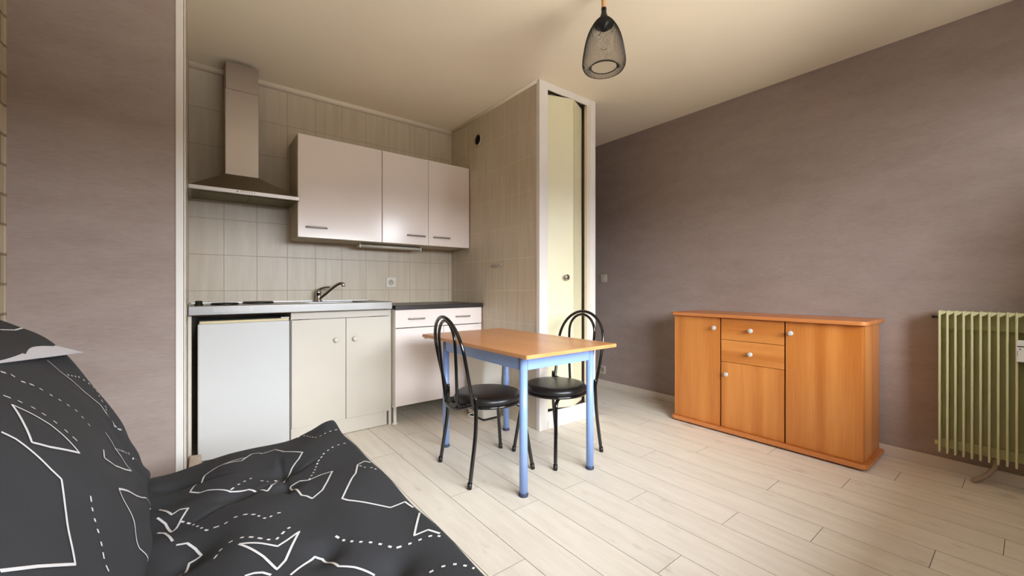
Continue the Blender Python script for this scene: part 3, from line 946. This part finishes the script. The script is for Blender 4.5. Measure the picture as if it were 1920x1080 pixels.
bm = NB(); tube(bm, catmull([(RX1 - 0.05, 0.115, 0.15), (RX1 - 0.05, 0.120, 0.10), (RX1 - 0.055, 0.150, 0.045), (RX1 - 0.065, 0.185, 0.012), (RX1 - 0.068, 0.195, 0.0)], 5), 0.011, 12)
part('supply_pipe', bm, M['gap'], rd)
ha = thing('heat_meter', 'small white heat allocator box clipped on the radiator front', 'meter', (3.17, 0.032, 0.72))
part('case', box(NB(), RX0 - 0.026, RX0, 0.004, 0.052, 0.660, 0.765, 0.004), M['white_plastic'], ha)
bm = NB()
box(bm, RX0 - 0.0268, RX0 - 0.0255, 0.008, 0.047, 0.733, 0.738)
box(bm, RX0 - 0.0268, RX0 - 0.0255, 0.036, 0.041, 0.720, 0.725)
for k in range(5):
    box(bm, RX0 - 0.0268, RX0 - 0.0255, 0.0455, 0.0475, 0.690 + k * 0.005, 0.693 + k * 0.005)
part('display', bm, M['black_plastic'], ha)

# ------------------------------------------------------------------ pendant lamp
PLX, PLY = 1.586, 1.30
pl = thing('pendant_lamp', 'black wire-mesh pendant lamp hanging from the ceiling on a pale tube', 'lamp', (PLX, PLY, H))
PT = 2.352   # top of shade
bm = NB(); lz(bm, [(0.0118, 0.04), (0.0118, H - PT)], Vector((PLX, PLY, PT)), 'Z', 20)
part('hanging_tube', bm, M['hemp'], pl)
bm = NB(); lz(bm, [(0.048, H - PT - 0.022), (0.050, H - PT - 0.018), (0.050, H - PT)], Vector((PLX, PLY, PT)), 'Z', 32)
part('ceiling_rose', bm, M['mesh_black'], pl)
bm = NB(); lz(bm, [(0.002, -0.066), (0.015, -0.064), (0.017, -0.052), (0.047, -0.040), (0.036, -0.016), (0.018, 0.0), (0.017, 0.010), (0.0125, 0.022), (0.0125, 0.046), (0.004, 0.048)], Vector((PLX, PLY, PT)), 'Z', 28)
part('lamp_holder', bm, M['black_plastic'], pl)
bm = NB(); lz(bm, [(0.001, -0.155), (0.016, -0.150), (0.029, -0.130), (0.033, -0.110), (0.028, -0.088), (0.015, -0.070), (0.0135, -0.060)], Vector((PLX, PLY, PT)), 'Z', 28, cap=False)
part('bulb', bm, M['glass'], pl)
prof = catmull([(0.018, 0, 0.0), (0.034, 0, -0.013), (0.053, 0, -0.036), (0.074, 0, -0.074), (0.0895, 0, -0.121), (0.099, 0, -0.171), (0.1045, 0, -0.212), (0.103, 0, -0.238), (0.091, 0, -0.257), (0.074, 0, -0.256), (0.0630, 0, -0.244)], 12)
# resample evenly
L = [0]
for a, b in zip(prof[:-1], prof[1:]): L.append(L[-1] + (b - a).length)
NR, NA = 74, 84
rows = []
for i in range(NR + 1):
    s_ = L[-1] * i / NR
    j = max(k for k in range(len(L)) if L[k] <= s_ + 1e-9); j = min(j, len(L) - 2)
    f_ = (s_ - L[j]) / (L[j + 1] - L[j])
    rows.append(prof[j].lerp(prof[j + 1], f_))
bm = NB()
V = [[bm.verts.new((PLX + r.x * math.cos(2 * PI * (k + 0.5 * (i % 2)) / NA), PLY + r.x * math.sin(2 * PI * (k + 0.5 * (i % 2)) / NA), PT + r.z)) for k in range(NA)] for i, r in enumerate(rows)]
for i in range(1, NR):
    for k in range(NA):
        if i % 2 == 0:
            bm.faces.new((V[i - 1][k - 1], V[i][k], V[i + 1][k - 1])) if False else None
for i in range(0, NR - 1):
    for k in range(NA):
        # diamond: top vertex row i, sides row i+1, bottom row i+2
        if i % 2 == 0:
            a, b = V[i + 1][k - 1], V[i + 1][k]
        else:
            a, b = V[i + 1][k], V[i + 1][(k + 1) % NA]
        bm.faces.new((V[i][k], a, V[i + 2][k], b))
sh = part('lamp_shade', bm, M['mesh_black'], pl)
md = sh.modifiers.new('wire', 'WIREFRAME'); md.thickness = 0.0012; md.use_even_offset = False; md.use_replace = True
bm = NB()
tube(bm, [(PLX + 0.063 * math.cos(2 * PI * k / 48), PLY + 0.063 * math.sin(2 * PI * k / 48), PT - 0.244) for k in range(48)], 0.0024, 8, closed=True)
part('rim_ring', bm, M['mesh_black'], pl)

#SOFA#
# ------------------------------------------------------------------ click-clack sofa bed under a printed charcoal cover
def smooth(a, b, x):
    t = max(0.0, min(1.0, (x - a) / (b - a))); return t * t * (3 - 2 * t)
SY0, SY1, SX0, SX1 = 0.05, 1.975, -0.17, 0.490
TUFTS = [(0.245, 1.62), (0.225, 1.47), (0.10, 1.52), (0.245, 1.05), (0.245, 0.55), (-0.02, 1.25), (0.36, 0.90)]
def seat_pt(x, y):
    """top of the mattress; x across (wall to front), y along"""
    z = 0.352 + 0.036 * smooth(-0.10, 0.12, x) + 0.010 * smooth(0.2, 0.45, x)
    z -= 0.020 * smooth(1.70, 1.97, y) * (1 - smooth(0.30, 0.47, x))
    z += 0.010 * math.sin(5.2 * y + 1.1) * math.cos(4.1 * x - 0.4) + 0.004 * math.sin(17 * y + 9 * x) + 0.003 * math.sin(23 * x - 11 * y)
    z += 0.012 * smooth(0.40, 0.48, x) * smooth(1.85, 1.97, y)
    for tx, ty in TUFTS:
        d2 = (x - tx) ** 2 + (y - ty) ** 2
        z -= 0.022 * math.exp(-d2 / 0.0016) + 0.010 * math.exp(-d2 / 0.012)
    # stitched fold running between the first tufts
    fx = 0.235 + 0.06 * (y - 1.55)
    z -= 0.010 * math.exp(-((x - fx) / 0.010) ** 2) * smooth(1.36, 1.46, y) * (1 - smooth(1.66, 1.80, y))
    z -= 0.006 * math.exp(-((y - 1.50 - 0.5 * (x - 0.1)) / 0.012) ** 2) * smooth(-0.05, 0.05, x) * (1 - smooth(0.30, 0.40, x))
    # gathers pulled towards the crease
    z += 0.005 * math.sin(38 * y + 14 * x) * (1 - smooth(-0.08, 0.10, x))
    z -= 0.014 * math.exp(-((y - 1.84 + 0.6 * (x + 0.1)) / 0.022) ** 2) * smooth(-0.12, -0.06, x) * (1 - smooth(0.02, 0.16, x))
    return (x, y, z)
PROF = [(-0.150, 0.300), (-0.128, 0.352), (-0.150, 0.430), (-0.190, 0.540), (-0.240, 0.652), (-0.302, 0.766), (-0.374, 0.858), (-0.430, 0.905), (-0.492, 0.934), (-0.545, 0.920), (-0.572, 0.885)]
def back_pt(u, y):
    """front skin of the leaning back cushion; u 0..1 from crease to top"""
    n = len(PROF) - 1
    s = max(0.0, min(0.99999, u)) * n
    i = int(s); t = s - i
    def P(k):
        if k < 0: return (2 * PROF[0][0] - PROF[1][0], 2 * PROF[0][1] - PROF[1][1])
        if k > n: return (2 * PROF[n][0] - PROF[n - 1][0], 2 * PROF[n][1] - PROF[n - 1][1])
        return PROF[k]
    a, b, c, d = P(i - 1), P(i), P(i + 1), P(i + 2)
    q = [0.5 * ((2 * b[j]) + (c[j] - a[j]) * t + (2 * a[j] - 5 * b[j] + 4 * c[j] - d[j]) * t * t + (3 * b[j] - a[j] - 3 * c[j] + d[j]) * t ** 3) for j in (0, 1)]
    bulge = 0.007 * math.sin(6.0 * y + 0.6) * math.sin(PI * u) + 0.004 * math.sin(14 * y + 8 * u) * math.sin(PI * u) + 0.004 * math.sin(25 * u + 3 * y) * math.sin(PI * u)
    bulge -= 0.010 * smooth(1.88, 1.96, y) ** 2
    puff = 0.050 * (1 - smooth(1.30, 1.92, y)) * (1 - smooth(0.25, 0.75, u)) * smooth(-0.05, 0.1, u)
    cr = math.exp(-((y - 1.86 + 0.25 * u) / 0.05) ** 2) * smooth(0.05, 0.12, u) * (1 - smooth(0.25, 0.5, u))
    bulge += puff - 0.010 * cr * (0.5 + 0.5 * math.sin(95 * y + 30 * u)) + 0.0035 * math.sin(60 * u + 20 * y) * (1 - smooth(0.15, 0.4, u))
    return (q[0] + bulge * 0.75, y, q[1] + bulge * 0.5)
SEAT_PRINT = [
    ('s', [(0.151, 1.84), (0.062, 1.833), (0.024, 1.804), (-0.003, 1.726), (-0.015, 1.669), (0.009, 1.626), (0.029, 1.619), (0.089, 1.562), (0.082, 1.566), (0.134, 1.552), (0.169, 1.502), (0.176, 1.484), (0.194, 1.523), (0.224, 1.552), (0.273, 1.644), (0.301, 1.676), (0.321, 1.715), (0.298, 1.754), (0.271, 1.804), (0.253, 1.886), (0.204, 1.851), (0.194, 1.872), (0.171, 1.875), (0.134, 1.808), (0.079, 1.833), (0.151, 1.84)]),
    ('s', [(0.243, 1.491), (0.271, 1.488), (0.293, 1.459), (0.331, 1.473), (0.368, 1.473), (0.333, 1.395), (0.308, 1.349), (0.273, 1.32), (0.263, 1.345), (0.251, 1.36), (0.243, 1.491)]),
    ('s', [(0.49, 1.449), (0.478, 1.477), (0.448, 1.459), (0.418, 1.381), (0.398, 1.353), (0.341, 1.256), (0.351, 1.235), (0.438, 1.128), (0.485, 1.136), (0.49, 1.089)]),
    ('s', [(0.49, 1.047), (0.435, 0.961), (0.47, 0.954), (0.485, 0.919)]),
    ('s', [(0.082, 1.189), (0.124, 1.157), (0.156, 1.128), (0.179, 1.143), (0.211, 1.168), (0.186, 1.118), (0.164, 1.071), (0.144, 1.05), (0.124, 1.104), (0.082, 1.189)]),
    ('s', [(0.166, 1.018), (0.194, 1.039), (0.226, 1.068), (0.241, 1.057), (0.258, 0.979), (0.286, 0.954), (0.318, 0.915)]),
    ('s', [(0.084, 1.064), (0.102, 1.061), (0.117, 1.054), (0.131, 1.039)]),
    ('d', [(0.348, 1.971), (0.375, 1.947), (0.393, 1.865), (0.405, 1.847), (0.448, 1.875), (0.488, 1.879)]),
    ('d', [(0.293, 1.463), (0.321, 1.523), (0.351, 1.602), (0.383, 1.651), (0.42, 1.68), (0.46, 1.694), (0.478, 1.68)]),
    ('d', [(0.037, 1.353), (0.057, 1.342), (0.082, 1.356), (0.107, 1.345), (0.129, 1.32), (0.144, 1.285), (0.154, 1.271), (0.169, 1.292), (0.199, 1.288)]),
    ('d', [(0.034, 1.182), (0.047, 1.21), (0.064, 1.224), (0.084, 1.221), (0.104, 1.203), (0.129, 1.175), (0.154, 1.153), (0.169, 1.171), (0.184, 1.192), (0.206, 1.207)]),
    ('d', [(0.281, 1.093), (0.293, 1.064), (0.313, 1.032), (0.338, 1.011), (0.361, 0.986), (0.383, 0.958), (0.42, 0.943), (0.463, 0.929), (0.475, 0.919), (0.485, 0.901)]),
    ('d', [(0.45, 1.445), (0.46, 1.406), (0.48, 1.395), (0.485, 1.36)]),
    ('d', [(0.41, 0.826), (0.433, 0.822), (0.463, 0.805), (0.483, 0.78), (0.49, 0.766)]),
    ('d', [(0.087, 1.573), (0.124, 1.612), (0.149, 1.634)]),
    ('d', [(0.171, 1.598), (0.191, 1.569), (0.219, 1.566), (0.184, 1.513)]),
    ('s', [(-0.088, 1.626), (-0.073, 1.58), (-0.055, 1.53), (-0.038, 1.541), (-0.018, 1.527), (-0.033, 1.488), (-0.043, 1.449), (-0.053, 1.434), (-0.068, 1.502), (-0.088, 1.548)]),
    ('s', [(-0.083, 1.47), (-0.068, 1.449), (-0.048, 1.37)]),
    ('s', [(-0.04, 1.349), (-0.018, 1.338), (-0.001, 1.303), (0.012, 1.267), (-0.013, 1.274), (-0.028, 1.207)]),
    ('d', [(-0.033, 1.477), (-0.013, 1.445), (0.022, 1.356), (0.037, 1.345)]),
]
BACK_PRINT = [
    ('s', [(0.511, 1.235), (0.483, 1.247), (0.455, 1.254), (0.428, 1.251), (0.394, 1.243), (0.434, 1.164), (0.455, 1.133), (0.48, 1.176), (0.511, 1.235)]),
    ('s', [(0.489, 1.102), (0.471, 1.109), (0.44, 1.109), (0.412, 1.109), (0.391, 1.113), (0.354, 1.055), (0.305, 0.968), (0.351, 0.89), (0.385, 0.827)]),
    ('d', [(0.566, 1.399), (0.554, 1.423), (0.535, 1.423), (0.52, 1.45), (0.505, 1.462), (0.489, 1.47), (0.465, 1.49), (0.434, 1.513), (0.412, 1.497), (0.385, 1.49)]),
    ('d', [(0.529, 1.262), (0.511, 1.278), (0.489, 1.29), (0.465, 1.29), (0.449, 1.29), (0.428, 1.286), (0.412, 1.286), (0.397, 1.282)]),
    ('d', [(0.335, 1.164), (0.317, 1.137), (0.295, 1.105), (0.277, 1.082), (0.258, 1.058), (0.237, 1.043)]),
    ('s', [(0.548, 1.752), (0.511, 1.756), (0.48, 1.78), (0.446, 1.795), (0.4, 1.827), (0.372, 1.811), (0.338, 1.784), (0.311, 1.854)]),
    ('d', [(0.498, 1.791), (0.477, 1.874), (0.431, 1.929), (0.412, 1.893), (0.382, 1.862), (0.372, 1.78)]),
    ('s', [(0.36, 1.588), (0.332, 1.588), (0.317, 1.584), (0.286, 1.619), (0.237, 1.658), (0.271, 1.548), (0.308, 1.435), (0.345, 1.368), (0.351, 1.427)]),
    ('d', [(0.317, 1.584), (0.255, 1.772), (0.218, 1.842)]),
    ('s', [(0.102, 1.251), (0.175, 1.239), (0.209, 1.258), (0.252, 1.298), (0.286, 1.317), (0.252, 1.403), (0.194, 1.537), (0.142, 1.639), (0.114, 1.603), (0.12, 1.497)]),
    ('s', [(0.705, 1.803), (0.683, 1.858), (0.683, 1.917)]),
]

sofa = thing('sofa_bed', 'click-clack sofa bed in charcoal fabric printed with white outlines and dashes', 'sofa bed', (0.0, 1.0, 0))

def grid_skin(fn, us, vs, bm):
    G = [[bm.verts.new(fn(a, b)) for b in vs] for a in us]
    for i in range(len(us) - 1):
        for j in range(len(vs) - 1):
            f = bm.faces.new((G[i][j], G[i + 1][j], G[i + 1][j + 1], G[i][j + 1])); f.smooth = True
    return G
def roll(bm, edge, offs):
    """continue a row of edge vertices through a list of offsets, a rounded border"""
    prev = edge
    for o_ in offs:
        cur = [bm.verts.new(v.co + Vector(o_)) for v in edge]
        for k in range(len(edge) - 1):
            f = bm.faces.new((prev[k], cur[k], cur[k + 1], prev[k + 1])); f.smooth = True
        prev = cur
    return prev
def ribbon(bm, fn, pts, dashed, wd=0.0056, off=0.0016, dash=0.014, gap=0.011):
    def P3(a, b): return Vector(fn(a, b))
    def N3(a, b):
        e = 0.004
        n = (P3(a + e, b) - P3(a - e, b)).cross(P3(a, b + e) - P3(a, b - e))
        n.normalize()
        return n if n.z > 0 or n.x > 0.3 else -n
    # even arc-length samples in surface space
    S = [(0.0, pts[0][0], pts[0][1])]
    for (a0, b0), (a1, b1) in zip(pts[:-1], pts[1:]):
        n = max(1, int((P3(a1, b1) - P3(a0, b0)).length / 0.004))
        for k in range(1, n + 1):
            a, b = a0 + (a1 - a0) * k / n, b0 + (b1 - b0) * k / n
            S.append((S[-1][0] + (P3(a, b) - P3(S[-1][1], S[-1][2])).length, a, b))
    prev = None; open_ = True
    for i, (s, a, b) in enumerate(S):
        on = (not dashed) or (s % (dash + gap)) < dash
        if not on: prev = None; continue
        p = P3(a, b); n = N3(a, b)
        j = min(i + 1, len(S) - 1); k = max(i - 1, 0)
        t = (P3(S[j][1], S[j][2]) - P3(S[k][1], S[k][2]))
        if t.length < 1e-6: continue
        sd = n.cross(t.normalized()) * (wd / 2)
        cur = (bm.verts.new(p + sd + n * off), bm.verts.new(p - sd + n * off))
        if prev is not None:
            f = bm.faces.new((prev[0], prev[1], cur[1], cur[0])); f.material_index = 1; f.smooth = True
        prev = cur

def lsp(a, b, n): return [a + (b - a) * k / n for k in range(n + 1)]
# seat cushion
bm = NB()
G = grid_skin(seat_pt, lsp(SX0, SX1, 130), lsp(SY0, SY1, 380), bm)
front = roll(bm, G[-1], [(0.008, 0, -0.003), (0.016, 0, -0.012), (0.018, 0, -0.03), (0.012, 0, -0.08), (0.0, 0, -0.14)])
far = roll(bm, [r[-1] for r in G][::-1], [(0, 0.007, -0.003), (0, 0.013, -0.010), (0, 0.015, -0.025), (0, 0.010, -0.07), (0, 0.0, -0.14)])
near = roll(bm, [r[0] for r in G], [(0, -0.007, -0.003), (0, -0.013, -0.010), (0, -0.015, -0.025), (0, -0.010, -0.07), (0, 0.0, -0.14)])
back_ = roll(bm, G[0][::-1], [(0, 0, -0.06), (0.0, 0, -0.14)])
for k_, pts in SEAT_PRINT: ribbon(bm, seat_pt, pts, k_ == 'd')
bmesh.ops.recalc_face_normals(bm, faces=[f for f in bm.faces if f.material_index == 0])
part('seat_cushion', bm, [M['fabric'], M['print']], sofa)
# leaning back cushion
bm = NB()
G = grid_skin(back_pt, lsp(0.0, 1.0, 110), lsp(SY0, 1.955, 360), bm)
n_ = len(G)
def back_rear(k):
    q = G[k]
    return q
# rounded end and rear skin
cx_, cz_ = -0.44, 0.55
for side, sgn in ((-1, 1), (0, -1)):
    edge = [r[side] for r in G]
    prev = edge
    for j, (dy, sh) in enumerate(((0.006, 0.02), (0.011, 0.06), (0.014, 0.14), (0.014, 1.0))):
        cur = [bm.verts.new((v.co.x + (cx_ - v.co.x) * sh, v.co.y + sgn * dy, v.co.z + (cz_ - v.co.z) * sh)) for v in edge]
        for k in range(len(edge) - 1):
            f = bm.faces.new((prev[k], cur[k], cur[k + 1], prev[k + 1])); f.smooth = True
        prev = cur
rear = roll(bm, G[-1], [(0.0, 0, -0.05), (0.06, 0, -0.30), (0.16, 0, -0.58)])
for k_, pts in BACK_PRINT: ribbon(bm, back_pt, pts, k_ == 'd', wd=0.0054)
bmesh.ops.recalc_face_normals(bm, faces=[f for f in bm.faces if f.material_index == 0])
part('back_cushion', bm, [M['fabric'], M['print']], sofa)
bm = NB()
box(bm, SX0 + 0.02, SX1 - 0.03, SY0 + 0.03, SY1 - 0.05, 0.19, 0.225, 0.005)
box(bm, -0.50, SX0 + 0.02, SY0 + 0.10, SY0 + 0.13, 0.19, 0.225); box(bm, -0.50, SX0 + 0.02, SY1 - 0.20, SY1 - 0.17, 0.19, 0.225)
part('frame', bm, M['frame_dark'], sofa)
for (x, y) in ((-0.45, 0.18), (-0.45, 1.80), (0.38, 0.18), (0.38, 1.80)):
    bm = NB(); tube(bm, [(x, y, 0.0), (x, y, 0.20)], 0.018, 14)
    part('leg', bm, M['frame_dark'], sofa)

# papers lying on the back cushion
def sheet(name, label, pts, lines=None, group=None):
    """thin curved sheet through four corners"""
    a, b, c_, d = [Vector(p) for p in pts]
    bm = NB(); n = 12
    T = [[None] * (n + 1) for _ in range(n + 1)]; U = [[None] * (n + 1) for _ in range(n + 1)]
    for i in range(n + 1):
        for j in range(n + 1):
            u, v = i / n, j / n
            p = a.lerp(b, u).lerp(d.lerp(c_, u), v)
            p.z += 0.003 * math.sin(PI * u) * math.sin(PI * v)
            T[i][j] = bm.verts.new(p + Vector((0, 0, 0.0012))); U[i][j] = bm.verts.new(p)
    for i in range(n):
        for j in range(n):
            f = bm.faces.new((T[i][j], T[i + 1][j], T[i + 1][j + 1], T[i][j + 1])); f.smooth = True
            bm.faces.new((U[i][j], U[i][j + 1], U[i + 1][j + 1], U[i + 1][j]))
    bmesh.ops.recalc_face_normals(bm, faces=bm.faces[:])
    return tag(link(name, bm, M['sheet']), label, 'paper', group)
sheet('paper_sheet', 'white paper sheet on the sofa back, its corner sticking out past the edge',
      [(-0.296, 1.945, 0.806), (-0.440, 1.925, 0.873), (-0.470, 1.640, 0.893), (-0.330, 1.650, 0.832)])
sheet('paper_sheet', 'white paper sheet on the sofa back, the nearer one at the left picture edge',
      [(-0.326, 1.636, 0.8340), (-0.470, 1.628, 0.8950), (-0.500, 1.400, 0.914), (-0.354, 1.410, 0.854)])
